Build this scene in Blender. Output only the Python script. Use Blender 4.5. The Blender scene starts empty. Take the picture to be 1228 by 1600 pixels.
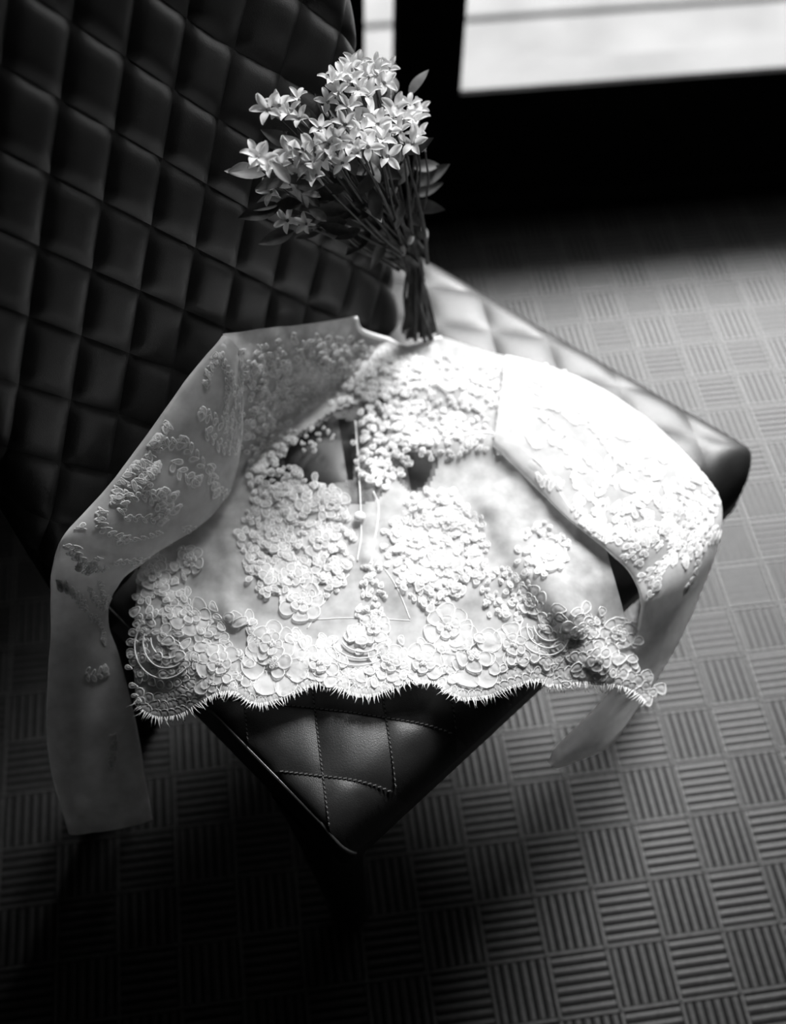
import bpy, math, random
import numpy as np
from mathutils import Matrix, Vector

random.seed(7)
RNG = np.random.default_rng(11)
scene = bpy.context.scene
COL = scene.collection

# ------------------------------------------------------------------ camera
CAM_H = 1.5
FPX, PITCH, ROLL, YAW = 1824.3, 0.960, -0.026, 0.162
cp, sp = math.cos(PITCH), math.sin(PITCH)
cr, sr = math.cos(ROLL), math.sin(ROLL)
FWD = np.array([0, cp, -sp]); RIGHT = np.array([1.0, 0, 0]); UP = np.array([0, sp, cp])
ER = cr * RIGHT - sr * UP
EU = sr * RIGHT + cr * UP
cam_data = bpy.data.cameras.new('camera')
cam = bpy.data.objects.new('camera', cam_data); COL.objects.link(cam)
cam.matrix_world = Matrix(((ER[0], EU[0], -FWD[0], 0), (ER[1], EU[1], -FWD[1], 0),
                           (ER[2], EU[2], -FWD[2], CAM_H), (0, 0, 0, 1)))
cam_data.sensor_fit = 'VERTICAL'; cam_data.sensor_height = 56.0
cam_data.lens = FPX / 1600 * 56.0
cam_data.dof.use_dof = True
cam_data.dof.focus_distance = 1.115
cam_data.dof.aperture_fstop = 3.1
cam_data.clip_start = 0.02
scene.camera = cam

# ------------------------------------------------------------------ light
world = bpy.data.worlds.new('overcast_sky'); scene.world = world; world.use_nodes = True
bg = world.node_tree.nodes['Background']
bg.inputs[0].default_value = (1, 1, 1, 1); bg.inputs[1].default_value = 2.6
sun_d = bpy.data.lights.new('hazy_sun', 'SUN'); sun_d.energy = 9.0; sun_d.angle = math.radians(22)
sun = bpy.data.objects.new('hazy_sun', sun_d); COL.objects.link(sun)
SUN_TO = Vector((0.28, 0.73, 0.78)).normalized()
sun.rotation_euler = SUN_TO.to_track_quat('Z', 'Y').to_euler()
sun.location = (0, 4, 4)

vs = scene.view_settings
vs.view_transform = 'Standard'; vs.look = 'None'; vs.exposure = 0.22; vs.gamma = 1.0; vs.use_curve_mapping = False
scene.cycles.use_denoising = True
scene.cycles.max_bounces = 10
scene.cycles.transparent_max_bounces = 24
scene.cycles.sample_clamp_indirect = 6.0

# ------------------------------------------------------------------ maths helpers
def ray(px, py):
    r = (np.asarray(px, float) - 614) / FPX; u = -(np.asarray(py, float) - 800) / FPX
    return FWD + r[..., None] * ER + u[..., None] * EU
ORG = np.array([0, 0, CAM_H])
def at(px, py, z):
    d = ray(px, py); return ORG + d * ((z - CAM_H) / d[..., 2])[..., None]
def unit(v): v = np.asarray(v, float); return v / np.linalg.norm(v)
def vnoise(x, y, seed=0):
    """smooth value noise"""
    x = np.asarray(x, float); y = np.asarray(y, float)
    def h(i, j):
        n = np.sin(i * 127.1 + j * 311.7 + seed * 74.7) * 43758.5453
        return n - np.floor(n)
    i = np.floor(x); j = np.floor(y); a = x - i; b = y - j
    a = a * a * (3 - 2 * a); b = b * b * (3 - 2 * b)
    return (h(i, j) * (1 - a) + h(i + 1, j) * a) * (1 - b) + (h(i, j + 1) * (1 - a) + h(i + 1, j + 1) * a) * b

# ------------------------------------------------------------------ object helpers
def mesh(name, V, F, mats=(), smooth=True, mi=None):
    me = bpy.data.meshes.new(name)
    me.from_pydata([tuple(map(float, v)) for v in V], [], [tuple(int(i) for i in f) for f in F])
    for m in mats: me.materials.append(m)
    if smooth: me.polygons.foreach_set('use_smooth', [True] * len(me.polygons))
    if mi is not None: me.polygons.foreach_set('material_index', [int(i) for i in mi])
    me.update(); return me
def link(name, me, parent=None, loc=None):
    o = bpy.data.objects.new(name, me); COL.objects.link(o)
    if parent: o.parent = parent
    if loc is not None: o.location = loc
    return o
def obj(name, V, F, mats=(), parent=None, smooth=True, mi=None):
    return link(name, mesh(name, V, F, mats, smooth, mi), parent)
def tag(o, label=None, cat=None, group=None, kind=None):
    if label: o['label'] = label
    if cat: o['category'] = cat
    if group: o['group'] = group
    if kind: o['kind'] = kind
    return o
def box(V, F, o, a, b, c):
    """box from corner o with edge vectors a b c"""
    o, a, b, c = map(np.asarray, (o, a, b, c)); n = len(V)
    for k in (0, 1):
        for p in (o, o + a, o + a + b, o + b): V.append(p + k * c)
    F += [[n, n+3, n+2, n+1], [n+4, n+5, n+6, n+7]] + [[n+i, n+(i+1) % 4, n+4+(i+1) % 4, n+4+i] for i in range(4)]
def bevel_obj(o, w, seg=2):
    m = o.modifiers.new('bevel', 'BEVEL'); m.width = w; m.segments = seg; m.limit_method = 'ANGLE'
def tube(V, F, pts, rad, n=6, caps=True):
    pts = np.asarray(pts, float); k = len(pts)
    rad = np.broadcast_to(np.asarray(rad, float), (k,))
    t = np.gradient(pts, axis=0); t /= np.linalg.norm(t, axis=1)[:, None] + 1e-12
    ref = np.array([0.31, 0.22, 0.92]); base = len(V)
    for i in range(k):
        a = np.cross(t[i], ref); a /= np.linalg.norm(a) + 1e-9; b = np.cross(t[i], a)
        for q in range(n):
            an = 2 * math.pi * q / n
            V.append(pts[i] + rad[i] * (math.cos(an) * a + math.sin(an) * b))
    for i in range(k - 1):
        for q in range(n):
            F.append([base + i*n + q, base + i*n + (q+1) % n, base + (i+1)*n + (q+1) % n, base + (i+1)*n + q])
    if caps:
        F.append([base + q for q in range(n)][::-1]); F.append([base + (k-1)*n + q for q in range(n)])
def spline(pts, n):
    """Catmull-Rom through pts, n samples"""
    P = np.asarray(pts, float); P = np.vstack([2*P[0]-P[1], P, 2*P[-1]-P[-2]])
    u = np.linspace(0, len(P) - 3 - 1e-9, n); i = u.astype(int); t = (u - i)[:, None]
    a, b, c, d = P[i], P[i+1], P[i+2], P[i+3]
    return .5*((2*b) + (-a+c)*t + (2*a-5*b+4*c-d)*t**2 + (-a+3*b-3*c+d)*t**3)

# ------------------------------------------------------------------ materials
def mat(name):
    m = bpy.data.materials.new(name); m.use_nodes = True
    nt = m.node_tree; return m, nt, nt.nodes['Principled BSDF']
def noise_mat(name, lo, hi, scale, rough=.6, spec=.3, bump=0.0, bscale=None, detail=4, coat=0, world=False):
    m, nt, b = mat(name)
    tc = nt.nodes.new('ShaderNodeTexCoord'); nz = nt.nodes.new('ShaderNodeTexNoise')
    if world: tc = nt.nodes.new('ShaderNodeNewGeometry')
    co = 'Position' if world else 'Object'
    nz.inputs['Scale'].default_value = scale; nz.inputs['Detail'].default_value = detail
    rp = nt.nodes.new('ShaderNodeValToRGB')
    rp.color_ramp.elements[0].position = .3; rp.color_ramp.elements[1].position = .7
    rp.color_ramp.elements[0].color = (lo, lo, lo, 1); rp.color_ramp.elements[1].color = (hi, hi, hi, 1)
    nt.links.new(tc.outputs[co], nz.inputs['Vector']); nt.links.new(nz.outputs['Fac'], rp.inputs[0])
    nt.links.new(rp.outputs[0], b.inputs['Base Color'])
    b.inputs['Roughness'].default_value = rough; b.inputs['Specular IOR Level'].default_value = spec
    if coat: b.inputs['Coat Weight'].default_value = coat; b.inputs['Coat Roughness'].default_value = .25
    if bump:
        n2 = nt.nodes.new('ShaderNodeTexNoise'); n2.inputs['Scale'].default_value = bscale or scale * 4
        n2.inputs['Detail'].default_value = 3
        bp = nt.nodes.new('ShaderNodeBump'); bp.inputs['Strength'].default_value = bump; bp.inputs['Distance'].default_value = .001
        nt.links.new(tc.outputs[co], n2.inputs['Vector']); nt.links.new(n2.outputs['Fac'], bp.inputs['Height'])
        nt.links.new(bp.outputs[0], b.inputs['Normal'])
    return m
def cloth_mat(name, alpha, col, trans=.35, scale=0.0):
    """sheer cloth: part see-through, part diffuse, part light passing through"""
    m, nt, b = mat(name); nt.nodes.remove(b); out = nt.nodes['Material Output']
    d = nt.nodes.new('ShaderNodeBsdfDiffuse'); d.inputs[0].default_value = (col, col, col, 1)
    t = nt.nodes.new('ShaderNodeBsdfTranslucent'); t.inputs[0].default_value = (col, col, col, 1)
    mx = nt.nodes.new('ShaderNodeMixShader'); mx.inputs[0].default_value = trans
    nt.links.new(d.outputs[0], mx.inputs[1]); nt.links.new(t.outputs[0], mx.inputs[2])
    if alpha < 1:
        tr = nt.nodes.new('ShaderNodeBsdfTransparent'); m2 = nt.nodes.new('ShaderNodeMixShader')
        m2.inputs[0].default_value = alpha
        if scale:
            tc = nt.nodes.new('ShaderNodeTexCoord'); nz = nt.nodes.new('ShaderNodeTexNoise')
            nz.inputs['Scale'].default_value = scale; nz.inputs['Detail'].default_value = 3
            mr = nt.nodes.new('ShaderNodeMapRange'); mr.inputs[3].default_value = alpha - .14; mr.inputs[4].default_value = alpha + .14
            mr.inputs[1].default_value = .3; mr.inputs[2].default_value = .7
            nt.links.new(tc.outputs['Object'], nz.inputs['Vector']); nt.links.new(nz.outputs['Fac'], mr.inputs[0]); nt.links.new(mr.outputs[0], m2.inputs[0])
        nt.links.new(tr.outputs[0], m2.inputs[1]); nt.links.new(mx.outputs[0], m2.inputs[2]); mx = m2
    nt.links.new(mx.outputs[0], out.inputs[0]); return m

M_LEATHER = noise_mat('black_leather', .010, .020, 30, rough=.40, spec=.42, bump=.25, bscale=900)
M_PIPING = noise_mat('leather_piping', .02, .035, 60, rough=.3, spec=.6)
M_THREAD = noise_mat('stitching_thread', .05, .09, 400, rough=.7, spec=.2)
M_HOLE = noise_mat('stitch_dark', .006, .01, 400, rough=.8, spec=.1)
M_WOOD = noise_mat('black_stained_wood', .008, .016, 40, rough=.5, spec=.3)
M_RIB = noise_mat('carpet_rib', .002, .020, 190, rough=.43, spec=.46, bump=.12, bscale=700, world=True)
M_GROOVE = noise_mat('carpet_groove', .003, .008, 200, rough=.7, spec=.08)
M_EDGE = noise_mat('carpet_edge_yarn', .010, .042, 190, rough=.43, spec=.50, bump=.12, bscale=700, world=True)
M_WALL = noise_mat('dark_wall_paint', .010, .015, 8, rough=.95, spec=.02)
M_ROOM = noise_mat('room_plaster', .11, .14, 3, rough=.9, spec=.1)
M_CEIL = noise_mat('ceiling_plaster', .30, .36, 3, rough=.9, spec=.1)
M_FRAME = noise_mat('dark_window_frame', .014, .022, 20, rough=.9, spec=.03)
M_BASE = noise_mat('dark_skirting', .010, .016, 20, rough=.8, spec=.12)
M_BOARD = noise_mat('pale_terrace_board', .17, .235, 5, rough=.8, spec=.2)
M_NET = cloth_mat('tulle_net', .66, .86, .40, 60)
M_LINE = cloth_mat('tulle_lining', .28, .84, .40, 60)
M_NET2 = cloth_mat('sleeve_tulle', .72, .84, .40, 45)
M_FILL = cloth_mat('lace_petal_fill', .62, .84, .30)
M_CORD = cloth_mat('lace_cord', 1, .92, .18)
M_PETAL = cloth_mat('blossom_petal', 1, .88, .42)
M_PETALS = [M_PETAL, cloth_mat('blossom_petal_pale_grey', 1, .66, .40)]
M_LEAF = noise_mat('dull_leaf', .05, .13, 60, rough=.5, spec=.35)
M_STEM = noise_mat('dark_stem', .03, .07, 80, rough=.6, spec=.3)
M_HEART = noise_mat('blossom_heart', .25, .4, 300, rough=.7)
M_GLASS, nt, b = mat('window_glass'); nt.nodes.remove(b)
_t = nt.nodes.new('ShaderNodeBsdfTransparent'); _t.inputs[0].default_value = (.96, .96, .96, 1)
_g = nt.nodes.new('ShaderNodeBsdfGlossy'); _g.inputs[1].default_value = .02
_m = nt.nodes.new('ShaderNodeMixShader'); _m.inputs[0].default_value = .05
nt.links.new(_t.outputs[0], _m.inputs[1]); nt.links.new(_g.outputs[0], _m.inputs[2]); nt.links.new(_m.outputs[0], nt.nodes['Material Output'].inputs[0])

# ------------------------------------------------------------------ the room (frame: U along the window wall, W towards it)
U = np.array([math.cos(YAW), math.sin(YAW), 0]); W = np.array([-math.sin(YAW), math.cos(YAW), 0]); Z = np.array([0, 0, 1.0])
WALL = 1.713
def uw(u, w, z): return U * u + W * w + Z * z
def slab(V, F, u0, u1, w0, w1, z0, z1): box(V, F, uw(u0, w0, z0), U * (u1 - u0), W * (w1 - w0), Z * (z1 - z0))
def struct(name, slabs, m, bev=0, label=None):
    V, F = [], []
    for s in slabs: slab(V, F, *s)
    o = obj(name, V, F, [m], smooth=False); o['kind'] = 'structure'
    if label: o['label'] = label
    if bev: bevel_obj(o, bev)
    return o
UL, UR, WB, CEIL = -1.9, 3.0, -1.9, 2.6
SILL, HEAD = .252, 2.25
MU0, MU1 = .272, .366          # the broad dark post between the two windows
UW0, UW1 = .200, 1.75            # outer window ends; left one, unseen, drawn in to limit light on the left
T = .04
floor = struct('floor', [(UL, UR, WB, WALL, -.06, -.004)], M_GROOVE, label='dark basket-weave carpet floor')
struct('ceiling', [(UL, UR, WB, WALL + T, CEIL, CEIL + .1)], M_CEIL, label='plain ceiling above the room')
struct('wall_left', [(UL - .1, UL, WB, WALL + T, -.06, CEIL)], M_ROOM, label='plain wall to the left of the chair')
struct('wall_right', [(UR, UR + .1, WB, WALL + T, -.06, CEIL)], M_ROOM, label='plain wall to the right')
struct('wall_front', [(UL, UR, WB - .1, WB, -.06, CEIL)], M_ROOM, label='plain wall behind the camera')
struct('wall_back', [(UL, UR, WALL, WALL + T, -.1, SILL), (UL, UR, WALL, WALL + T, HEAD, CEIL),
                     (UL, UW0, WALL, WALL + T, SILL, HEAD), (UW1, UR, WALL, WALL + T, SILL, HEAD),
                     (MU0, MU1, WALL, WALL + T, SILL, HEAD)], M_WALL, label='black painted wall under and between the windows')
struct('baseboard_back', [(UL, UR, WALL - .012, WALL, -.003, .05)], M_BASE, .002, label='dark skirting board along the window wall')
def window(n, u0, u1, label):
    fr = .012; V, F = [], []
    for s in ((u0, u1, SILL, SILL + fr), (u0, u1, HEAD - fr, HEAD), (u0, u0 + fr, SILL, HEAD), (u1 - fr, u1, SILL, HEAD)):
        slab(V, F, s[0], s[1], WALL - .004, WALL + .008, s[2], s[3])
    o = obj('window_%d' % n, V, F, [M_FRAME], smooth=False); o['kind'] = 'structure'; o['label'] = label
    V, F = [], []; slab(V, F, u0 + fr, u1 - fr, WALL + .001, WALL + .005, SILL + fr, HEAD - fr)
    obj('pane', V, F, [M_GLASS], o, smooth=False)
    V, F = [], []; slab(V, F, u0, u1, WALL + .0085, WALL + T + .04, SILL, SILL + .012)
    obj('outer_sill', V, F, [M_BOARD], o, smooth=False)
window(1, MU1, UW1, 'wide bright window right of the black post')
window(2, UW0, MU0, 'bright window left of the black post, behind the chair back')
# pale boarded terrace outside
terr = struct('terrace_ground', [(UL - 1, UR + 1, WALL + T, WALL + 3.2, -.3, -.16)], M_ROOM, label='ground under the terrace boards outside')
w = WALL + T + .01
k = 0
while w < WALL + 3.0:
    bw = .135 + .02 * ((k * 7) % 3)
    V, F = [], []; slab(V, F, UL - 1, UR + 1, w, w + bw - .012, -.16, -.10 - .006 * ((k * 5) % 3))
    o = obj('board', V, F, [M_BOARD], terr, smooth=False); bevel_obj(o, .004)
    w += bw; k += 1

# ------------------------------------------------------------------ carpet blocks: basket weave, ribs alternately along and across
BLK = CAM_H / 19.925; GX, GY = 5.516 * BLK, 6.565 * BLK
def block_mesh(name, across):
    V, F, mi = [], [], []
    n = 6; m = .0065; e = BLK - .0006
    # flat edge yarn: four strips, then ribs inside
    def strip(x0, x1, y0, y1, h, mat_i):
        k = len(V)
        V.extend([(x0, y0, 0), (x1, y0, 0), (x1, y1, 0), (x0, y1, 0)])
        V.extend([(x0 + .0003, y0 + .0003, h), (x1 - .0003, y0 + .0003, h), (x1 - .0003, y1 - .0003, h), (x0 + .0003, y1 - .0003, h)])
        F.extend([[k+4, k+5, k+6, k+7]] + [[k+i, k+(i+1) % 4, k+4+(i+1) % 4, k+4+i] for i in range(4)]); mi.extend([mat_i] * 5)
    strip(0, e, 0, m * .6, .0017, 2); strip(0, m * .6, 0, e, .0017, 2)
    a0, a1 = m * .75, e - .0012; p = (a1 - a0) / n
    for i in range(n):
        s0 = a0 + i * p + p * .22; s1 = a0 + (i + 1) * p - p * .22
        k = len(V); prof = [(s0, .0004), (s0 + .0004, .0014), ((s0 + s1) / 2, .0016), (s1 - .0004, .0014), (s1, .0004)]
        for t in (a0, a1):
            for q, h in prof: V.append((t, q, h) if across else (q, t, h))
        for j in range(4):
            f = [k+j, k+j+1, k+5+j+1, k+5+j]; F.append(f if not across else f[::-1]); mi.append(0)
    k = len(V)
    V.extend([(0, 0, .0004), (e, 0, .0004), (e, e, .0004), (0, e, .0004)]); F.append([k, k+1, k+2, k+3]); mi.append(1)
    return mesh(name, V, F, [M_RIB, M_GROOVE, M_EDGE], False, mi)
MB = [block_mesh('carpet_block_lengthwise', False), block_mesh('carpet_block_crosswise', True)]
cells = []
cy_, sy_ = math.cos(YAW), math.sin(YAW)
for i in range(-24, 16):
    for j in range(-10, 18):
        x = cy_ * i * BLK - sy_ * j * BLK + GX; y = sy_ * i * BLK + cy_ * j * BLK + GY
        c = np.array([x, y, 0]) + (U + W) * BLK / 2
        if (c @ W) > WALL - .045 or c @ U < UL + .05 or c @ U > UR - .05: continue
        v = c - ORG; d = v @ FWD
        px = 614 + FPX * (v @ ER) / d; py = 800 - FPX * (v @ EU) / d
        vis = -60 < px < 1288 and 270 < py < 1680
        # behind the chair: rough silhouette
        if vis and (py < 1345 - abs(px - 560) * .92 - 40) and (py > 385 + (px - 650) * .70) : vis = False
        if vis and px < 600 and py < 860 - (px - 85) * .3 and py < 900: vis = False
        cells.append((not vis, d, i, j, x, y))
cells.sort()
rest_V, rest_F, rest_M = [], [], []
for n, (hid, d, i, j, x, y) in enumerate(cells):
    me = MB[(i + j) % 2]
    if not hid and n < 300:
        o = link('carpet_block', me, floor, (x, y, -.004)); o.rotation_euler[2] = YAW
    elif d < 3.2:
        k = len(rest_V)
        for v in me.vertices:
            rest_V.append((x + cy_ * v.co.x - sy_ * v.co.y, y + sy_ * v.co.x + cy_ * v.co.y, v.co.z - .004))
        for p in me.polygons: rest_F.append([k + a for a in p.vertices]); rest_M.append(p.material_index)
tag(obj('carpet_weave', rest_V, rest_F, [M_RIB, M_GROOVE, M_EDGE], floor, False, rest_M), kind='stuff')

# ------------------------------------------------------------------ armchair
PN, PR, PF, PL = (np.array(p) for p in ((-.036, .363), (.440, .838), (.006, 1.180), (-.362, .676)))
ZT, ZB = .45, .372
CORN = [PN, PR, PF, PL]; CRAD = [.012, .055, .03, .03]; EDGE_R = [.046, .034, .02, .006]   # radius over each side NR RF FL LN
def outline():
    pts = []
    for i in range(4):
        p, a, b = CORN[i], CORN[i-1], CORN[(i+1) % 4]; r = CRAD[i]
        e1, e2 = unit(a - p), unit(b - p); ang = math.acos(e1 @ e2); l = r / math.tan(ang / 2)
        c = p + unit(e1 + e2) * r / math.sin(ang / 2)
        s, t = p + e1 * l - c, p + e2 * l - c
        a0 = math.atan2(s[1], s[0]); a1 = math.atan2(t[1], t[0])
        da = (a1 - a0 + math.pi) % (2 * math.pi) - math.pi
        for q in range(9): pts.append(c + r * np.array([math.cos(a0 + da*q/8), math.sin(a0 + da*q/8)]))
    P = np.array(pts); out = []
    for i in range(len(P)):
        q = P[(i+1) % len(P)]; n = max(1, int(np.linalg.norm(q - P[i]) / .02))
        for k in range(n): out.append(P[i] + (q - P[i]) * k / n)
    return np.array(out)
OUT = outline()
def side_d(xy):
    """distance inside each of the four sides, (n,4)"""
    res = []
    for i in range(4):
        a, b = CORN[i], CORN[(i+1) % 4]; t = unit(b - a); nin = np.array([-t[1], t[0]])
        res.append((xy - a) @ nin)
    return np.stack(res, -1)
def seat_z(xy):
    d = side_d(xy); drop = np.zeros(len(xy))
    for i in range(4):
        r = EDGE_R[i]; x = np.clip(r - d[:, i], 0, r); drop = np.hypot(drop, r - np.sqrt(np.maximum(r*r - x*x, 0)))
    dm = d.min(-1)
    return ZT - np.minimum(drop, .055) + .010 * np.clip(dm / .12, 0, 1)**.7 - .004
SEG0 = OUT; SEG1 = np.roll(OUT, -1, 0)
def snap_outline(xy):
    """points outside the outline move to its nearest point; returns xy, inside mask"""
    e = SEG1 - SEG0; L2 = (e * e).sum(1)
    d = xy[:, None] - SEG0[None]; t = np.clip((d * e).sum(2) / L2, 0, 1)
    near = SEG0 + e * t[..., None]; dist = ((xy[:, None] - near)**2).sum(2); k = dist.argmin(1)
    n = np.stack([e[:, 1], -e[:, 0]], 1)
    cr_ = (e[k, 0] * (xy[:, 1] - SEG0[k, 1]) - e[k, 1] * (xy[:, 0] - SEG0[k, 0])); inside = cr_ > 0
    r = xy.copy(); r[~inside] = near[np.arange(len(xy)), k][~inside]
    return r, inside
chair = link('armchair', None, None, (0, 0, 0))
tag(chair, 'black quilted leather armchair standing on the carpet by the window', 'armchair')
cush = link('seat_cushion', None, chair)
def puff(a, b, A, p=2.6):
    f = lambda x: 1 - np.abs(2 * x - 1)**p
    return A * (f(a) * f(b))**.8
# seat quilting: lattice measured on the seat
E1 = np.array([.0700, -.0079]); E2 = np.array([.0119, -.0682]); Q0 = np.array([-.0716, .4960])
NG = 11
ga, gb = np.meshgrid(np.linspace(0, 1, NG), np.linspace(0, 1, NG), indexing='ij'); ga, gb = ga.ravel(), gb.ravel()
GF = [(i*NG+j, i*NG+j+1, (i+1)*NG+j+1, (i+1)*NG+j) for i in range(NG-1) for j in range(NG-1)]
for i in range(-9, 10):
    for j in range(-12, 4):
        xy = Q0 + (i + ga)[:, None] * E1 + (j + gb)[:, None] * E2
        s, ins = snap_outline(xy)
        if not ins.any(): continue
        z = seat_z(s) + np.where(ins, puff(ga, gb, .0030), 0) * np.clip(side_d(s).min(-1) / .02, 0, 1)
        F = [f for f in GF if ins[list(f)].any()]
        used = sorted({v for f in F for v in f}); mp = {v: q for q, v in enumerate(used)}
        obj('quilt_pad', [(s[v, 0], s[v, 1], z[v]) for v in used], [[mp[v] for v in f] for f in F], [M_LEATHER], cush)
# side band and underside
zo = seat_z(OUT); n = len(OUT); V, F = [], []
cen = OUT.mean(0)
for k in range(n):
    p = OUT[k]
    V += [(p[0], p[1], zo[k]), (p[0], p[1], ZB + .006), (*(p + (cen - p) * .02), ZB), (*(p + (cen - p) * .3), ZB)]
for k in range(n):
    for q in range(3): F.append([4*k+q, 4*k+q+1, 4*((k+1) % n)+q+1, 4*((k+1) % n)+q])
F.append([4*k+3 for k in range(n)])
obj('side_band', V, F, [M_LEATHER], cush)
# piping along the left side edge, over the front corner
d = side_d(OUT); sel = [k for k in range(n) if d[k, 3] < .004 or (d[k, 0] < .012 and d[k, 3] < .012)]
kN = max(sel, key=lambda k: -OUT[k][1]); 
pl = np.array(sorted([OUT[k] for k in sel], key=lambda p: p[0] - p[1]))
pz = seat_z(pl); V, F = [], []
tube(V, F, np.column_stack([pl, pz + .0008]), .0022, 8)
obj('piping', V, F, [M_PIPING], cush)
# stitches along the quilting lines
V, F, mi = [], [], []
def stitch(p, q):
    L = np.linalg.norm(q - p); m = max(1, int(L / .0046)); t = (q - p) / m; dirn = unit(t); side = np.array([-dirn[1], dirn[0]])
    mid = p + np.outer(np.arange(m) + .5, t); s, ins = snap_outline(mid); z = seat_z(mid)
    for k in range(m):
        if not ins[k] or side_d(mid[k:k+1]).min() < .004 or side_d(mid[k:k+1])[0, 0] < .012: continue
        c = np.array([*mid[k], z[k] + .0006]); a = np.array([*(dirn * .0030 + side * .0009), 0]); b = np.array([*(side * .0011), 0])
        f0 = len(F); box(V, F, c - a/2 - b/2, a, b, np.array([0, 0, .0009])); mi.extend([0] * 6)
        c2 = np.array([*(mid[k] + t * .5), z[k] + .0004]); a2 = np.array([*(dirn * .0013), 0]); b2 = np.array([*(side * .0016), 0])
        box(V, F, c2 - a2/2 - b2/2, a2, b2, np.array([0, 0, .0007])); mi.extend([1] * 6)
for i in range(-9, 10):
    for j in range(-12, 4):
        p = Q0 + i * E1 + j * E2
        if p[1] < .62: stitch(p, p + E1); stitch(p, p + E2)
tag(obj('stitching', V, F, [M_THREAD, M_HOLE], cush, False, mi), kind='stuff')
# legs: tapered, splayed
def leg(top, foot, wt, wf):
    ax = unit(np.array([PR[0]-PN[0], PR[1]-PN[1], 0])); ay = np.array([-ax[1], ax[0], 0]); V, F = [], []
    for k in range(7):
        t = k / 6; c = np.array(top) * (1-t) + np.array(foot) * t; wd = wt + (wf - wt) * t**.7
        for q in range(12):
            an = 2*math.pi*q/12; cx_, cy2 = math.cos(an), math.sin(an)
            e = (abs(cx_)**5 + abs(cy2)**5)**-.2
            V.append(c + ax * cx_*e*wd/2 + ay * cy2*e*wd/2)
    for k in range(6):
        for q in range(12): F.append([12*k+q, 12*k+(q+1) % 12, 12*k+12+(q+1) % 12, 12*k+12+q])
    F.append(list(range(12))); F.append([72+q for q in range(12)][::-1])
    obj('leg', V, F, [M_WOOD], chair)
leg((-.068, .448, ZB + .002), (-.040, .430, 0), .084, .040)
leg((.345, .815, ZB + .002), (.375, .823, 0), .075, .036)
leg((-.300, .690, ZB + .002), (-.335, .690, 0), .075, .036)
leg((.010, 1.09, ZB + .002), (.000, 1.13, 0), .075, .036)
# backrest: padded slab reclined 15 degrees, standing on the rear of the seat, quilted in tall diamonds
BS = unit(np.array([.6003, .8, 0])); REC = math.radians(15); Lp = np.array([0, 1.015, .45]) - BS * .522
BT = np.array([-BS[1], BS[0], 0]) * math.sin(REC) + Z * math.cos(REC); BN = np.cross(BS, BT)
BL = .540; BR = .034; S0, S1 = .0, BL
T0, T1 = -.045, .60
ARC = math.pi / 2 * BR
def back_pos(s, t, off):
    """unrolled s wraps round both rounded upright edges, t round the top"""
    s = np.asarray(s, float); t = np.asarray(t, float); off = np.asarray(off, float)
    th = np.clip((s - (S1 - BR)) / BR, 0, math.pi / 2) - np.clip(((S0 + BR) - s) / BR, 0, math.pi / 2)
    sf = np.clip(s, S0 + BR, S1 - BR)
    ph = np.clip((t - (T1 - BR)) / BR, 0, math.pi / 2); tf = np.minimum(t, T1 - BR)
    r = BR + off
    fl = np.clip((s - .36) / .16, 0, 1); fl = fl * fl * (3 - 2 * fl) * .085 * np.clip(t, 0, 1)      # the back widens a little upwards
    px_ = sf + fl + np.sin(th) * r * np.cos(ph); ty = tf + np.sin(ph) * r; nz = -BR + np.cos(th) * np.cos(ph) * r
    return Lp + px_[..., None] * BS + ty[..., None] * BT + nz[..., None] * BN
back = link('backrest', None, chair)
HW, HH = .0377, .0486
SMIN, SMAX, TMIN, TMAX = S0 + BR - ARC, S1 - BR + ARC, T0, T1 - BR + ARC
NB = 10
ga2, gb2 = np.meshgrid(np.linspace(0, 1, NB), np.linspace(0, 1, NB), indexing='ij'); ga2, gb2 = ga2.ravel(), gb2.ravel()
GF2 = [(i*NB+j, (i+1)*NB+j, (i+1)*NB+j+1, i*NB+j+1) for i in range(NB-1) for j in range(NB-1)]
for i in range(-30, 30):
    for j in range(-30, 30):
        s = .243 + HW * ((i + ga2) - (j + gb2)); t = .511 + HH * ((i + ga2) + (j + gb2))
        ins = (s > SMIN - 1e-6) & (s < SMAX + 1e-6) & (t > TMIN - 1e-6) & (t < TMAX + 1e-6)
        if not ins.any(): continue
        sc, tc_ = np.clip(s, SMIN, SMAX), np.clip(t, TMIN, TMAX)
        P = back_pos(sc, tc_, np.where(ins, puff(ga2, gb2, .0066, 4.5), 0))
        F = [f for f in GF2 if ins[list(f)].any()]
        used = sorted({v for f in F for v in f}); mp = {v: q for q, v in enumerate(used)}
        obj('quilt_pad', [P[v] for v in used], [[mp[v] for v in f] for f in F], [M_LEATHER], back)
# plain shell behind the quilted face
V, F = [], []
box(V, F, Lp + BS * S0 + BT * (T0 + .005) - BN * (BR + .045), BS * (S1 - S0), BT * (T1 - T0 - .005), BN * .047)
o = obj('back_shell', V, F, [M_LEATHER], back, smooth=False); bevel_obj(o, .02, 3)

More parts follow.
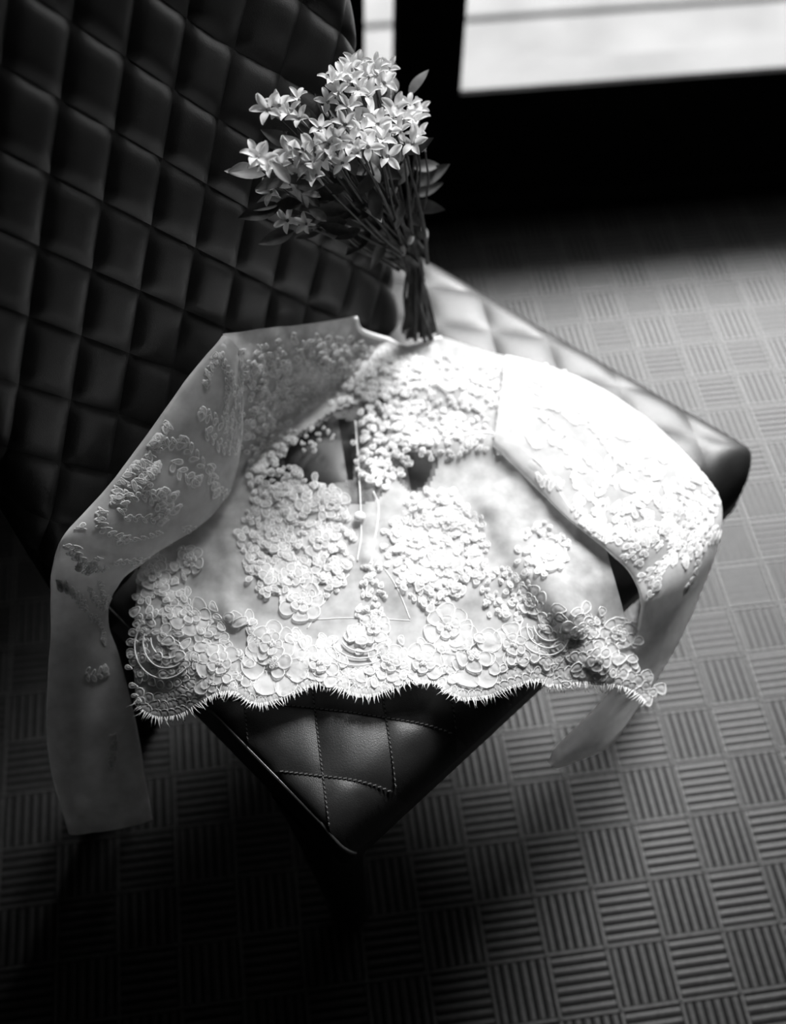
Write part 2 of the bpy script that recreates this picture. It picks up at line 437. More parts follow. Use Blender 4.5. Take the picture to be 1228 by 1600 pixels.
# ------------------------------------------------------------------ lace jacket
# cloth surface over the seat: lies on it, droops past its edges
def cloth_h(x, y):
    d = side_d(np.stack([x, y], -1).reshape(-1, 2)).min(-1).reshape(x.shape)
    e = .018 - d
    return ZT + .020 - .85 * (np.sqrt(e*e + .02**2) + e) / 2 * 1.0
def on_cloth(px, py, lift=0.0):
    """point of the cloth seen in direction (px,py)"""
    px = np.asarray(px, float); py = np.asarray(py, float)
    d = ray(px, py); lo = (0.62 - CAM_H) / d[..., 2]; hi = (0.02 - CAM_H) / d[..., 2]
    for _ in range(26):
        m = (lo + hi) / 2; P = ORG + d * m[..., None]
        above = P[..., 2] > cloth_h(P[..., 0], P[..., 1]) + lift
        lo = np.where(above, m, lo); hi = np.where(above, hi, m)
    ts = (lo + hi) / 2
    tb = ((Lp + BN * (.016 + np.asarray(lift)[..., None] * 1.0) - ORG) * BN).sum(-1) / (d @ BN)     # leaning on the padded back
    tb = np.where(d @ BN < 0, tb, 9.0); k = .012
    hh = np.clip(.5 + .5 * (tb - ts) / k, 0, 1); t = tb * (1 - hh) + ts * hh - k * hh * (1 - hh)
    P = ORG + d * ts[..., None]; onb = (P - Lp) @ BS < BL + .03
    return ORG + d * np.where(onb, t, ts)[..., None]
# folds of the bodice, in the garment's own layout: ridge lines (points, height, half width)
RIDGES = [([(348, 545), (368, 600), (372, 680), (352, 745)], .010, 14), ([(385, 560), (402, 610), (400, 660)], .006, 11),
          ([(640, 700), (760, 690), (845, 735), (900, 800)], .012, 22), ([(770, 790), (820, 880), (880, 960)], .010, 18),
          ([(360, 860), (352, 930), (365, 960)], .008, 14), ([(330, 880), (318, 940)], .006, 12), ([(572, 660), (577, 760), (572, 870)], .005, 8),
          ([(830, 720), (930, 790), (990, 880)], .008, 24), ([(500, 560), (600, 590), (700, 600)], .006, 22),
          ([(860, 900), (900, 980), (960, 1060)], .009, 20), ([(700, 620), (800, 640), (880, 640)], .010, 26)]
GX0, GX1, GY0, GY1, GS = 40, 1160, 470, 1330, 5
gx, gy = np.arange(GX0, GX1, GS), np.arange(GY0, GY1, GS)
GXX, GYY = np.meshgrid(gx, gy)
fold = .006 * vnoise(GXX / 70, GYY / 70, 3) + .0025 * vnoise(GXX / 24, GYY / 24, 5)
for pts, h, wd in RIDGES:
    q = spline(pts, 40); dd = np.full(GXX.shape, 1e9)
    for x, y in q: dd = np.minimum(dd, (GXX - x)**2 + (GYY - y)**2)
    fold += h * np.exp(-dd / (2 * wd * wd))
POS = on_cloth(GXX, GYY, fold)
dx = np.gradient(POS, axis=1); dy = np.gradient(POS, axis=0)
NOR = np.cross(dx, dy); NOR /= np.linalg.norm(NOR, axis=2)[..., None]; NOR *= np.sign(NOR[..., 2:3])
def lift_to(pts, mapping=None):
    """(px,py,h in metres) -> world"""
    P = np.asarray(pts, float)
    u = np.clip((P[:, 0] - GX0) / GS, 0, len(gx) - 1.001); v = np.clip((P[:, 1] - GY0) / GS, 0, len(gy) - 1.001)
    i, j = u.astype(int), v.astype(int); a, b = (u - i)[:, None], (v - j)[:, None]
    g = lambda A: (A[j, i]*(1-a) + A[j, i+1]*a)*(1-b) + (A[j+1, i]*(1-a) + A[j+1, i+1]*a)*b
    return g(POS) + g(NOR) * P[:, 2:3]
def inside_poly(x, y, poly):
    poly = np.asarray(poly, float); r = np.zeros(np.shape(x), bool); n = len(poly)
    for k in range(n):
        (x0, y0), (x1, y1) = poly[k], poly[(k+1) % n]
        c = ((y0 > y) != (y1 > y)) & (x < (x1 - x0) * (y - y0) / (y1 - y0 + 1e-12) + x0); r ^= c
    return r
def near_poly(x, y, poly):
    A = np.asarray(poly, float); B = np.roll(A, -1, 0); e = B - A; L2 = (e*e).sum(1) + 1e-9
    best = np.full(len(x), 1e18); bp = np.zeros((len(x), 2)); p = np.stack([x, y], 1)
    for k in range(len(A)):
        t = np.clip(((p - A[k]) @ e[k]) / L2[k], 0, 1); q = A[k] + t[:, None] * e[k]; dd = ((p - q)**2).sum(1)
        m = dd < best; best[m] = dd[m]; bp[m] = q[m]
    return bp
def panel(name, poly, holes, h, m, parent, step=4):
    X, Y = np.meshgrid(np.arange(GX0, GX1, step), np.arange(GY0, GY1, step)); sh = X.shape
    x, y = X.ravel().astype(float), Y.ravel().astype(float); ins = inside_poly(x, y, poly)
    idx = np.where(~ins)[0]; bp = near_poly(x[idx], y[idx], poly)
    hx, hy = x.copy(), y.copy(); hx[idx], hy[idx] = bp[:, 0], bp[:, 1]
    hid = np.zeros(len(x), bool)
    for ho in holes: hid |= inside_poly(x, y, ho)
    P = lift_to(np.stack([hx, hy, np.full(len(hx), h)], 1)); F = []
    for j in range(sh[0] - 1):
        for i in range(sh[1] - 1):
            f = [j*sh[1]+i, j*sh[1]+i+1, (j+1)*sh[1]+i+1, (j+1)*sh[1]+i]
            if ins[f].sum() >= 1 and not hid[f].any(): F.append(f[::-1])
    used = sorted({v for f in F for v in f}); mp = {v: q for q, v in enumerate(used)}
    return obj(name, [P[v] for v in used], [[mp[v] for v in f] for f in F], [m], parent)

HEM = [(215, 1095), (228, 1112), (252, 1122), (290, 1116), (318, 1098), (345, 1086), (370, 1086), (388, 1099), (410, 1104), (440, 1096), (478, 1078),
       (500, 1072), (530, 1080), (560, 1090), (590, 1088), (620, 1077), (650, 1068), (680, 1072), (700, 1086), (725, 1094), (760, 1089), (800, 1073),
       (838, 1064), (862, 1072), (900, 1068), (940, 1068), (980, 1078), (1003, 1098)]
BODY = [(345, 522), (400, 513), (450, 508), (500, 502), (553, 493), (562, 514), (600, 528), (628, 543), (640, 548), (655, 540), (690, 528), (760, 552), (850, 572),
        (905, 592), (940, 680), (930, 780), (945, 850), (962, 920), (978, 980), (990, 1030)] + HEM[::-1] + [(212, 1050), (213, 960), (218, 868), (250, 842), (310, 805), (358, 762), (372, 680), (366, 600)]
BACKP = [(350, 524), (450, 510), (553, 495), (562, 514), (628, 543), (655, 541), (690, 529), (850, 573), (905, 592), (935, 680), (925, 780), (935, 850), (945, 930), (900, 1000), (800, 1010), (560, 1010), (300, 1030),
         (230, 1010), (222, 868), (310, 805), (358, 762), (372, 680), (366, 600)]
VNECK = [(408, 748), (440, 712), (480, 674), (520, 648), (560, 634), (605, 625), (612, 660), (600, 690), (640, 706), (662, 700), (684, 720), (668, 765), (642, 772), (610, 735), (590, 780), (555, 790),
         (520, 772), (480, 762), (450, 780), (425, 772)]
LOOPHOLE = [(410, 746), (440, 714), (480, 678), (520, 654), (548, 660), (556, 700), (548, 748), (505, 757), (470, 752), (445, 772), (425, 768)]
LOOPHOLE2 = [(615, 716), (655, 706), (676, 724), (660, 760), (640, 764)]
jacket = link('lace_jacket', None)
tag(jacket, 'white long-sleeved lace jacket spread out over the black seat', 'jacket')
bod = panel('bodice', BODY, [VNECK], .0030, M_NET, jacket)
panel('lining_panel', BACKP, [LOOPHOLE, LOOPHOLE2], .0, M_LINE, bod)

# --- lace builder: raised petals with corded rims, all laid on the cloth
class Lace:
    def __init__(s): s.V, s.F, s.M = [], [], []
    def petal(s, cx, cy, ang, L, Wd, lift, n=12, cord=.0011, tilt=0.0, tip=.35, dome=.0012, wob=.06):
        """petal rooted at cx,cy (px) pointing along ang; L, Wd in px; heights in metres"""
        ca, sa = math.cos(ang), math.sin(ang); k = len(s.V); ph = random.random() * 6.28
        rw = min(2.2 / max(Wd, 4), .33)
        for ring, (sc, h) in enumerate(((1.0, 0.0), (1 - rw * .5, cord), (1 - rw * 1.15, .0001), (.42, dome * .8))):
            for q in range(n):
                a = 2 * math.pi * q / n
                r = 1 + wob * math.sin(3 * a + ph)
                x = L * (.5 + .5 * math.cos(a) * sc * r); y = Wd * .5 * math.sin(a) * sc * (1 + tip * math.cos(a)) * r
                s.V.append((cx + ca * x - sa * y, cy + sa * x + ca * y, lift + h + tilt * x / max(L, 1)))
        s.V.append((cx + ca * L * .52, cy + sa * L * .52, lift + dome + tilt * .5))
        for ring in range(3):
            for q in range(n):
                s.F.append((k + ring*n + q, k + ring*n + (q+1) % n, k + (ring+1)*n + (q+1) % n, k + (ring+1)*n + q)); s.M.append(1 if ring < 2 else 0)
        for q in range(n): s.F.append((k + 3*n + q, k + 3*n + (q+1) % n, k + 4*n)); s.M.append(0)
    def cord(s, pts, r=.0011, lift=.002, taper=False):
        P = np.asarray(pts, float); t = np.gradient(P, axis=0); t /= np.linalg.norm(t, axis=1)[:, None] + 1e-9
        k = len(s.V); rp = r / .00062
        for i in range(len(P)):
            nx, ny = -t[i, 1], t[i, 0]; w = rp * (1 if not taper else (1 - i / len(P) * .85))
            for q in range(5):
                a = 2 * math.pi * q / 5
                s.V.append((P[i, 0] + nx * math.cos(a) * w, P[i, 1] + ny * math.cos(a) * w, lift + r * (1 + math.sin(a))))
        for i in range(len(P) - 1):
            for q in range(5): s.F.append((k + i*5 + q, k + i*5 + (q+1) % 5, k + i*5 + 5 + (q+1) % 5, k + i*5 + 5 + q)); s.M.append(1)
    def rose(s, cx, cy, R, lift=.002, a0=None, hole=False):
        a0 = random.random() * 6.28 if a0 is None else a0
        for k in range(7):
            a = a0 + k * 2*math.pi/7 + random.uniform(-.15, .15)
            s.petal(cx + math.cos(a)*R*.28, cy + math.sin(a)*R*.24, a, R * random.uniform(.68, .8), R * .74, lift + .0004 * (k % 3), n=16, wob=.07, tilt=.0008)
        for k in range(5):
            a = a0 + .4 + k * 2*math.pi/5
            if hole and k < 2: continue
            s.petal(cx + math.cos(a)*R*.08, cy + math.sin(a)*R*.07, a, R * .46, R * .44, lift + .0022 + .0003 * (k % 2), n=14, tilt=.0010)
        for k in range(4):
            a = a0 + k * 1.57; s.petal(cx, cy, a, R * .2, R * .17, lift + .0040, n=8)
    def sprig(s, cx, cy, R, n, lift=.002, tall=.002, size=(7, 13)):
        """cluster of small overlapping petals"""
        for _ in range(n):
            r = R * math.sqrt(random.random()); a = random.random() * 6.28
            L = random.uniform(*size)
            s.petal(cx + r*math.cos(a), cy + r*math.sin(a)*.9, random.random()*6.28, L, L*random.uniform(.6, .85), lift + random.random()*tall, n=10, tilt=random.uniform(0, .002))
    def build(s, name, parent, kind=None):
        me = mesh(name, lift_to(s.V), s.F, [M_FILL, M_CORD], True, s.M); o = link(name, me, parent)
        if kind: o['kind'] = kind
        return o
def arc(cx, cy, rx, ry, a0, a1, n=22, spiral=0.0):
    t = np.linspace(0, 1, n); a = np.radians(a0 + (a1 - a0) * t); k = 1 - spiral * t
    return np.stack([cx + rx * k * np.cos(a), cy + ry * k * np.sin(a)], 1)
# large hem roses: one part each
for cx, cy, R, hole in ((430, 1040, 52, True), (738, 1028, 52, True), (425, 1010, 36, False), (700, 985, 38, False), (660, 1040, 34, False), (345, 1040, 34, False), (300, 965, 30, False),
                        (610, 1040, 30, False), (500, 1040, 30, False), (800, 1010, 34, False), (930, 1030, 34, False), (960, 990, 28, False), (900, 985, 26, False), (470, 945, 34, False), (830, 940, 26, False), (585, 985, 26, False),
                        (455, 905, 34, False), (690, 890, 34, False), (650, 850, 28, False), (500, 850, 30, False), (430, 840, 30, False), (855, 870, 28, False), (240, 900, 26, False), (300, 880, 24, False), (520, 790, 26, False), (700, 820, 26, False)):
    l = Lace(); l.rose(cx, cy, R, .0042, hole=hole); l.build('lace_rose', bod)
# feather scrolls near the hem
for cx, cy, rx, ry, a0, a1 in ((262, 1010, 46, 52, 215, 40), (560, 1012, 52, 34, 200, 20), (848, 990, 38, 36, 210, 10)):
    l = Lace()
    for k in range(3):
        f = 1 - k * .16; l.cord(arc(cx + k*5, cy - k*4, rx*f, ry*f*.95, a0 - k*14, a1 + k*16, spiral=.12*k), .0007, .0052)
    pts = arc(cx, cy, rx, ry, a0, a1, 13)
    for k, (x, y) in enumerate(pts): l.petal(x, y, math.atan2(y - cy, x - cx), 15, 13, .0040, n=10)
    l.petal(cx - 4, cy - 12, -1.2, 24, 16, .0052); l.petal(cx - 6, cy - 4, -.2, 22, 14, .0058)
    l.build('lace_scroll', bod)
# scalloped border: each scallop of overlapping petals
hs = spline(HEM, 240); seg = np.concatenate([[0], np.cumsum(np.linalg.norm(np.diff(hs, axis=0), axis=1))])
def hem_at(s_):
    return np.array([np.interp(s_, seg, hs[:, 0]), np.interp(s_, seg, hs[:, 1])])
def hem_up(s_):
    t = hem_at(min(s_ + 4, seg[-1])) - hem_at(max(s_ - 4, 0)); t /= np.linalg.norm(t) + 1e-9; return np.array([t[1], -t[0]])
s_ = 4
while s_ < seg[-1] - 4:
    l = Lace(); up = hem_up(s_)
    for row in range(3):
        for k in range(2):
            q = hem_at(s_ + k * 11 + row * 5) + up * (15 + row * 14); a = math.atan2(-up[1], -up[0]) + random.uniform(-.3, .3)
            l.petal(q[0], q[1], a, random.uniform(15, 19), random.uniform(15, 20), .0036 + .0004 * (2 - row), n=14, tilt=-.0003)
    l.build('lace_scallop', bod); s_ += 22
# eyelash fringe of the hem
V, F = [], []; acc = []
s_ = 0
while s_ < seg[-1]:
    p = hem_at(s_); up = hem_up(s_); L = random.uniform(6, 16); a = random.uniform(-.6, .6)
    dn = -np.array([up[0]*math.cos(a) - up[1]*math.sin(a), up[0]*math.sin(a) + up[1]*math.cos(a)])
    acc.append([(*(p + up * 3), .0050), (*(p + dn * L * .5), .0058), (*(p + dn * L), .0058 + random.uniform(-.0012, .002))]); s_ += random.uniform(2.2, 5.0)
for h3 in acc: tube(V, F, lift_to(h3), [.0005, .00045, .0002], 4)
tag(obj('eyelash_fringe', V, F, [M_CORD], bod), kind='stuff')
# field of small corded petals
field = Lace()
def blob(cx, cy, rx, ry, n, size, lift=.0034, tall=.002, poly=None):
    for _ in range(n):
        for _t in range(20):
            r = math.sqrt(random.random()); a = random.random()*6.283
            x, y = cx + rx*r*math.cos(a), cy + ry*r*math.sin(a)
            if inside_poly(np.array([x]), np.array([y]), BODY)[0]: break
        else: continue
        L = random.uniform(*size)
        field.petal(x, y, random.random()*6.283, L, L*random.uniform(.55, .85), lift + random.random()*tall, n=10, tilt=random.uniform(0, .0012))
blob(465, 850, 88, 104, 190, (9, 14), tall=.0006)
blob(465, 850, 85, 100, 240, (11, 20), lift=.004, tall=.0026)
blob(430, 760, 45, 30, 70, (8, 15), tall=.004)
blob(680, 860, 80, 88, 160, (9, 14), tall=.0006)
blob(680, 860, 75, 85, 190, (11, 20), lift=.004, tall=.0024)
blob(600, 1030, 380, 34, 190, (15, 28))
blob(330, 1010, 100, 60, 90, (13, 25))
blob(255, 930, 40, 80, 60, (12, 22))
blob(225, 1010, 14, 90, 30, (10, 18))
blob(900, 1010, 90, 60, 90, (13, 25))
blob(850, 860, 40, 45, 60, (8, 14))
blob(790, 930, 50, 40, 70, (8, 14))
blob(580, 940, 22, 60, 70, (7, 12))
blob(690, 640, 60, 80, 140, (7, 13))
blob(600, 690, 45, 75, 150, (8, 14), tall=.002)
blob(480, 580, 130, 55, 300, (8, 14))
blob(410, 680, 40, 70, 130, (7, 13))
blob(600, 590, 70, 40, 130, (8, 14))
blob(800, 640, 110, 70, 180, (8, 14))
blob(480, 690, 40, 20, 24, (6, 10))
field.build('lace_petal_field', bod, 'stuff')
# seams: centre front bands, darts, armholes, neckline
def seam(name, pts, r, lift=.004):
    P = spline(pts, 30); V, F = [], []; tube(V, F, lift_to(np.column_stack([P, np.full(30, lift)])), r, 6); obj(name, V, F, [M_CORD], bod)
seam('front_band', [(556, 660), (562, 740), (566, 830), (560, 880)], .0009, .003)
seam('front_band', [(582, 770), (590, 800), (580, 870), (572, 930)], .0009, .003)
seam('armhole_seam', [(345, 540), (366, 590), (372, 660), (360, 720), (345, 760)], .0030, .003)
seam('armhole_seam', [(690, 690), (770, 680), (840, 725), (880, 780), (905, 820)], .0026, .002)
seam('dart_seam', [(480, 985), (510, 940), (545, 900)], .0006, .0032); seam('dart_seam', [(600, 890), (620, 920), (640, 970)], .0006, .0032)
seam('dart_seam', [(495, 970), (560, 968), (640, 972)], .0005, .0032)
seam('neckline_band', [(553, 496), (563, 516), (600, 530), (632, 546), (655, 541), (690, 530)], .0030, .002)
# small covered button
bp_ = lift_to([(566, 812, .007)])[0]; V, F = [], []
for i in range(5):
    for j in range(10):
        a, e = 2*math.pi*j/10, (i/4) * math.pi/2; V.append(bp_ + np.array([.0062*math.cos(a)*math.cos(e), .0062*math.sin(a)*math.cos(e), .004*math.sin(e)]))
for i in range(4):
    for j in range(10): F.append([i*10+j, i*10+(j+1) % 10, i*10+10+(j+1) % 10, i*10+10+j])
obj('button', V, F, [M_CORD], bod)

# --- sleeves: flattened tubes
def sleeve(secs, thick, label, seed, motifs):
    pa, pb = [], []
    for (ax_, ay_), (bx_, by_), z in secs:      # on the seat where no height is given, else hanging at that height
        for (x, y), l, z in (((ax_, ay_), pa, z[0] if isinstance(z, tuple) else z), ((bx_, by_), pb, z[1] if isinstance(z, tuple) else z)):
            x, y = np.array(float(x)), np.array(float(y))
            l.append(on_cloth(x, y, .016) if z is None else at(x, y, z))
    PA, PB = spline(pa, 60), spline(pb, 60)
    PA, PB = np.array(PA), np.array(PB); C = (PA + PB) / 2; H = (PB - PA) / 2
    tdir = np.gradient(C, axis=0); tdir /= np.linalg.norm(tdir, axis=1)[:, None]
    Nn = np.cross(tdir, H); Nn /= np.linalg.norm(Nn, axis=1)[:, None]
    Nn *= np.sign((Nn * (ORG - C)).sum(1))[:, None]
    NS = 28; V, F = [], []
    for k in range(60):
        for q in range(NS):
            a = 2*math.pi*q/NS; ca, sa = math.cos(a), math.sin(a)
            wr = .0035 * (float(vnoise(k*.23, q*.5, seed)) - .5) + .002 * (float(vnoise(k*.6, q*.9, seed+1)) - .5)
            V.append(C[k] + H[k]*ca*(1 + .03*(float(vnoise(k*.4, 3, seed)) - .5)) + Nn[k]*(sa*thick*(.75 + .5*float(vnoise(k*.2, 7, seed))) + wr + thick*.2))
    V = np.array(V)
    for k in range(59):
        for q in range(NS): F.append([k*NS+q, k*NS+(q+1) % NS, (k+1)*NS+(q+1) % NS, (k+1)*NS+q])
    o = obj('sleeve', V, F, [M_NET2], jacket); o['label'] = label
    # motifs on the upper face: u along (0..1), v across (-1..1)
    lc = Lace()
    G = V.reshape(60, NS, 3)
    def face(u, v, h):
        a = np.arccos(np.clip(-v, -1, 1)) ; a = math.pi - a  # v=-1 outer edge .. 1 inner edge
        k = np.clip(u * 59, 0, 58.99); i = k.astype(int); f = (k - i)[:, None]
        q = (a / (2*math.pi) * NS) % NS; j = q.astype(int) % NS; g = (q - q.astype(int))[:, None]; j2 = (j + 1) % NS
        P = (G[i, j]*(1-g) + G[i, j2]*g)*(1-f) + (G[i+1, j]*(1-g) + G[i+1, j2]*g)*f
        n = Nn[i]; return P + n * h[:, None]
    ln = np.linalg.norm(np.diff(C, axis=0), axis=1).sum(); wdm = np.linalg.norm(H, axis=1).mean()
    put = lambda u, v, a, L, w: (0 < u < 1 and -.95 < v < .95) and lc.petal(u * 1000, v * 1000, a, L, w, .0004 + random.random()*.0006, n=9, cord=.0006, dome=.0004)
    for u0, u1, v0, v1, n in motifs:               # trailing sprays: leaf pairs along a curved vine, a floret at its end
        for _ in range(n):
            u, v = random.uniform(u0, u1), random.uniform(v0, v1); a = random.uniform(0, 6.283); turn = random.uniform(-.35, .35)
            for k in range(random.randint(4, 7)):
                u += .0085 * math.cos(a) / ln; v += .0085 * math.sin(a) / wdm; a += turn
                for sd in (-1, 1): put(u, v, a + sd * random.uniform(.7, 1.1), random.uniform(9, 13), random.uniform(4.2, 5.6))
            for k in range(6): put(u, v, k * 1.047 + a, random.uniform(8, 11), 7.0)
    Vv = np.array(lc.V)
    # petal sizes given in mm: centre-relative mm -> u,v
    cen = Vv.reshape(-1, 9*4 + 1, 3); c0 = cen[:, -1:, :2].copy(); rel = (cen[:, :, :2] - c0) * .001
    uu = c0[..., 0] / 1000 + rel[..., 0] / ln; vv = c0[..., 1] / 1000 + rel[..., 1] / wdm
    P = face(uu.ravel(), np.clip(vv.ravel(), -.97, .97), cen[:, :, 2].ravel())
    me = mesh('sleeve_lace', P, lc.F, [M_FILL, M_CORD], True, lc.M); q = link('sleeve_lace', me, o); q['kind'] = 'stuff'
    return o
sleeve([((350, 524), (372, 560), None), ((310, 565), (374, 680), None), ((260, 632), (358, 762), None), ((200, 716), (318, 814), None), ((140, 790), (262, 848), None),
        ((95, 840), (215, 878), None), ((79, 890), (180, 915), (.545, .482)), ((79, 960), (165, 962), (.495, .455)), ((75, 1045), (184, 1020), (.44, .42)), ((72, 1140), (208, 1105), .375), ((86, 1228), (223, 1190), .32), ((108, 1300), (238, 1278), .275)],
       .012, 'sheer sleeve hanging down past the left edge of the seat', 5,
       [(.01, .20, -.8, .8, 17), (.18, .30, -.9, .3, 6), (.28, .45, -.9, -.3, 6), (.28, .42, .2, .8, 3), (.40, .56, -.35, .6, 8), (.58, .74, -.6, .0, 4), (.82, .86, .2, .5, 1)])
sleeve([((790, 556), (770, 700), None), ((900, 590), (840, 768), None), ((1000, 645), (900, 826), None), ((1072, 712), (955, 868), None), ((1122, 780), (988, 905), None),
        ((1122, 832), (1000, 945), .455), ((1105, 890), (992, 990), .425), ((1075, 965), (985, 1020), .40), ((1038, 1035), (968, 1062), .378), ((1000, 1100), (930, 1105), .355), ((955, 1163), (893, 1142), .335), ((908, 1187), (868, 1168), .32), ((872, 1201), (857, 1190), .31)],
       .011, 'sheer sleeve hanging over the front edge beside the right of the hem', 9,
       [(.01, .30, -.9, .9, 34), (.24, .38, -.95, .8, 22), (.36, .44, -.2, .8, 4)])

# ------------------------------------------------------------------ bouquet leaning in the back corner
tie = at(np.array(645.), np.array(410.), .565)
foot0 = at(np.array(655.), np.array(528.), .478)
headc = None
def off_back(px, py, off):
    d = ray(np.array(float(px)), np.array(float(py))); t = ((Lp + BN*off - ORG) @ BN) / (d @ BN); return ORG + d*t
bouquet = link('flower_bouquet', None)
tag(bouquet, 'small bouquet of pale star-shaped blossoms leaning on the chair back', 'bouquet')
def petal_mesh(name, m, L=.0125, Wd=.0062):
    V, F = [], []
    nl, nw = 6, 4
    for i in range(nl + 1):
        t = i/nl; wd = Wd * (math.sin(math.pi * min(t*.86 + .10, 1))**.8); bend = .0035*math.sin(t*2.4)
        for j in range(nw + 1):
            v = j/nw*2 - 1; V.append((L*t + .0012, v*wd/2, bend + .0012*v*v))
    for i in range(nl):
        for j in range(nw): F.append([i*5+j, (i+1)*5+j, (i+1)*5+j+1, i*5+j+1])
    return mesh(name, V, F, [m])
PM = [petal_mesh('blossom_petal', m) for m in M_PETALS]
V, F = [], []
tube(V, F, [(0, 0, -.016), (0, 0, -.006), (0, 0, .0005), (0, 0, .002)], [.0009, .0013, .0022, .0008], 8)
HM = mesh('blossom_heart', V, F, [M_HEART])
def leaf_mesh(L, Wd, bend):
    V, F = [], []
    for i in range(9):
        t = i/8; wd = Wd*math.sin(math.pi*t**.85)**.9 + .0004
        for j in range(5):
            v = j/4*2 - 1; V.append((L*t, v*wd/2, bend*t*t + .12*wd*abs(v) - .0))
    for i in range(8):
        for j in range(4): F.append([i*5+j, (i+1)*5+j, (i+1)*5+j+1, i*5+j+1])
    return mesh('leaf', V, F, [M_LEAF])
LM = [leaf_mesh(.034, .013, -.006), leaf_mesh(.042, .016, .006), leaf_mesh(.028, .012, -.01)]
def frame(zdir, spin):
    z = unit(zdir); a = unit(np.cross(z, [.3, .9, .2])); b = np.cross(z, a); c, s = math.cos(spin), math.sin(spin)
    x = a*c + b*s; y = np.cross(z, x); return Matrix(((x[0], y[0], z[0]), (x[1], y[1], z[1]), (x[2], y[2], z[2]))).to_4x4()
# flower heads: (px,py,height off the chair back)
SPOTS = [(420, 172, .05), (452, 178, .05), (466, 155, .05), (468, 186, .06), (437, 165, .045), (520, 130, .06), (535, 118, .06), (555, 105, .055), (575, 120, .07), (590, 105, .06), (608, 108, .05), (528, 145, .07),
         (560, 140, .075), (600, 130, .07), (575, 150, .08), (545, 168, .08), (640, 165, .07), (655, 172, .06), (630, 185, .08), (618, 170, .08), (650, 190, .07), (590, 195, .09), (565, 205, .09), (540, 195, .09),
         (575, 230, .10), (560, 240, .10), (595, 220, .1), (645, 225, .08), (655, 215, .07), (490, 230, .07), (505, 250, .08), (485, 255, .075), (495, 275, .08), (520, 240, .085), (410, 250, .05), (425, 262, .05), (400, 245, .045), (440, 258, .06),
         (470, 240, .07), (530, 215, .085), (610, 205, .09), (605, 245, .09), (550, 110, .06), (588, 118, .065), (545, 128, .065), (512, 160, .06), (500, 200, .06), (625, 205, .085), (640, 190, .075), (612, 185, .085), (580, 180, .085), (560, 190, .085), (548, 225, .09), (535, 255, .09), (515, 225, .08), (475, 265, .07), (455, 240, .06), (425, 300, .04), (450, 345, .04), (480, 350, .045)]
root_dir = None
stems_to = []
for n, (px, py, off) in enumerate(SPOTS):
    p = off_back(px, py, off + (.03 if py > 190 and n < len(SPOTS) - 3 else .012)); out_ = unit(p - tie); zdir = unit(out_ + .55 * unit(ORG - p) + np.array([random.uniform(-.5, .5), random.uniform(-.5, .5), random.uniform(-.2, .5)]))
    b = link('blossom', HM, bouquet); b.matrix_world = Matrix.Translation(Vector(p)) @ frame(zdir, random.random()*6)
    sc = random.uniform(.95, 1.3); b.scale = (sc, sc, sc); k = 5
    pm = PM[1 if n >= len(SPOTS) - 3 or n % 4 == 3 else 0]
    for q in range(k):
        c = link('petal', pm, b); c.rotation_euler = (random.uniform(-.2, .2), random.uniform(-.55, .05), q*2*math.pi/k + random.uniform(-.12, .12))
    stems_to.append((p - np.array(zdir) * .014 * sc, zdir))
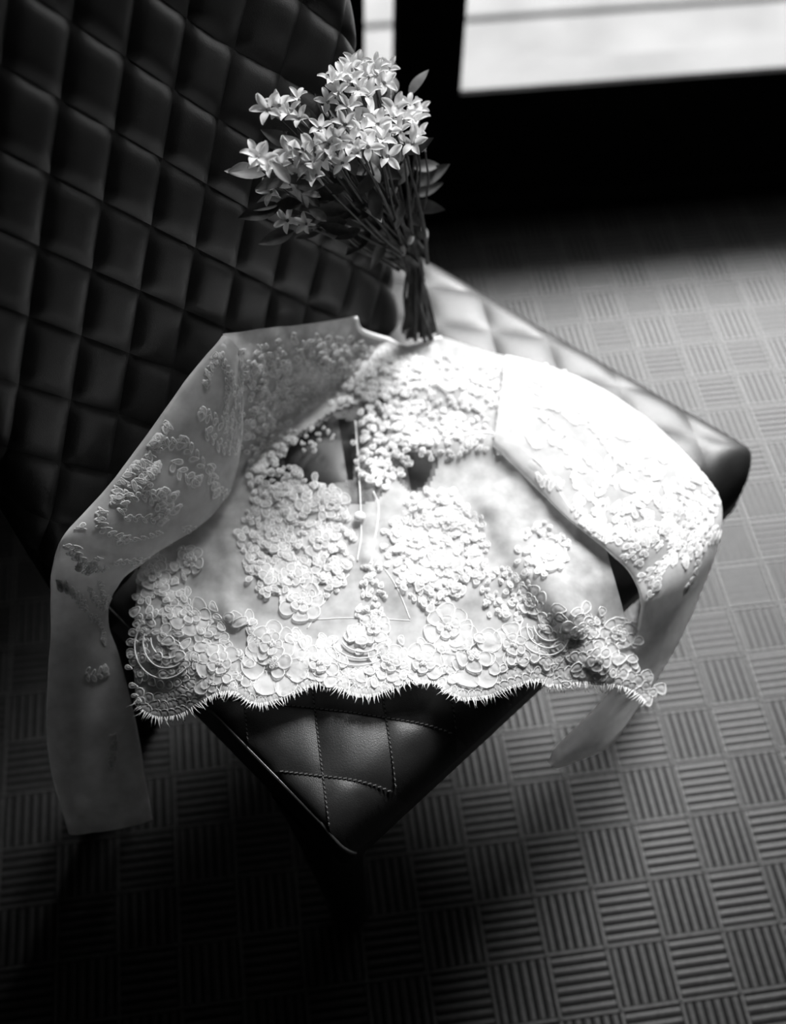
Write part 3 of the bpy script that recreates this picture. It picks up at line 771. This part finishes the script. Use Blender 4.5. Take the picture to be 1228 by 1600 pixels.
# stems: from the blossoms through the tie down to the seat
bw = unit(foot0 - tie)
for n, (p, zd) in enumerate(stems_to):
    j = np.array([random.gauss(0, .006), random.gauss(0, .006), random.gauss(0, .004)])
    pts = [p, p - zd*.018 + (tie - p)*.18, p + (tie - p)*.62 + j + np.array([0, 0, -.004]), tie + j*1.1]
    if n % 2 == 0:
        f = foot0 + np.array([random.uniform(-.020, .020), random.uniform(-.008, .012), random.uniform(0, .006)]); pts += [tie*.5 + f*.5 + j, f]
    V, F = [], []; tube(V, F, spline(pts, 16), np.linspace(.0009, .0024, 16), 6); obj('stem', V, F, [M_STEM], bouquet)
def put_leaf(px, py, off, adir, size=1.0, k=None):
    p = off_back(px, py, off); a = math.radians(adir)
    d = unit(ER*math.cos(a) + EU*math.sin(a) + np.array([random.uniform(-.25, .25)]*3)); z = unit(unit(ORG - p) + np.array([random.uniform(-.7, .7), random.uniform(-.7, .7), random.uniform(-.2, .8)]))
    y = unit(np.cross(z, d)); z = np.cross(d, y)
    o = link('leaf', random.choice(LM) if k is None else LM[k], bouquet)
    o.matrix_world = Matrix.Translation(Vector(p)) @ Matrix(((d[0], y[0], z[0]), (d[1], y[1], z[1]), (d[2], y[2], z[2]))).to_4x4() @ Matrix.Scale(size, 4)
for a in ((645, 262, .06, 20), (648, 290, .06, 25), (640, 318, .06, 5), (645, 305, .05, 15), (630, 330, .06, -15), (615, 345, .06, -160), (640, 345, .05, -60), (600, 285, .08, 200), (575, 300, .08, 150),
          (545, 270, .08, 210), (520, 300, .07, 190), (500, 300, .07, 170), (470, 290, .06, 180), (440, 320, .05, 190), (470, 335, .05, 160), (520, 335, .06, 200), (560, 335, .07, 170), (590, 330, .08, 120), (620, 290, .08, 60),
          (610, 260, .09, 100), (580, 265, .09, 140), (540, 245, .08, 170), (500, 210, .07, 150), (530, 180, .07, 140), (560, 175, .08, 100), (600, 165, .07, 80), (640, 150, .06, 60), (620, 145, .06, 110), (420, 270, .04, 175),
          (395, 260, .035, 170), (450, 205, .05, 170), (450, 300, .05, 200), (580, 360, .06, -140), (600, 370, .06, -100), (560, 320, .08, -150), (625, 310, .08, -90), (510, 345, .05, 210), (460, 360, .04, 190), (480, 315, .06, 150), (555, 300, .09, 30)):
    put_leaf(*a, size=random.uniform(.8, 1.15))
for _ in range(110):
    r = math.sqrt(random.random()); a = random.random()*6.283
    x, y = 552 + 105*r*math.cos(a), 262 + 100*r*math.sin(a)
    if y < 180 and x < 500: continue
    put_leaf(x, y, random.uniform(.03, .075) + (.045 if y > 235 else 0), math.degrees(math.atan2(380 - y, x - 620)) + random.uniform(-50, 50), random.uniform(.65, 1.0))
for px, py, off in ((637, 385, .07), (668, 373, .05), (602, 392, .05), (630, 402, .07)):
    put = off_back(px, py, off); b = link('bud', PM[0], bouquet)
    b.matrix_world = Matrix.Translation(Vector(put)) @ frame(unit(ORG - put) + np.array([.3, .3, .5]), random.random()*6)
    V, F = [], []; tube(V, F, spline([put, put * .5 + tie * .5 + np.array([0, 0, -.006]), tie + np.array([0, 0, -.03])], 8), .0011, 6); obj('stem', V, F, [M_STEM], bouquet)
bpy.context.view_layer.update()
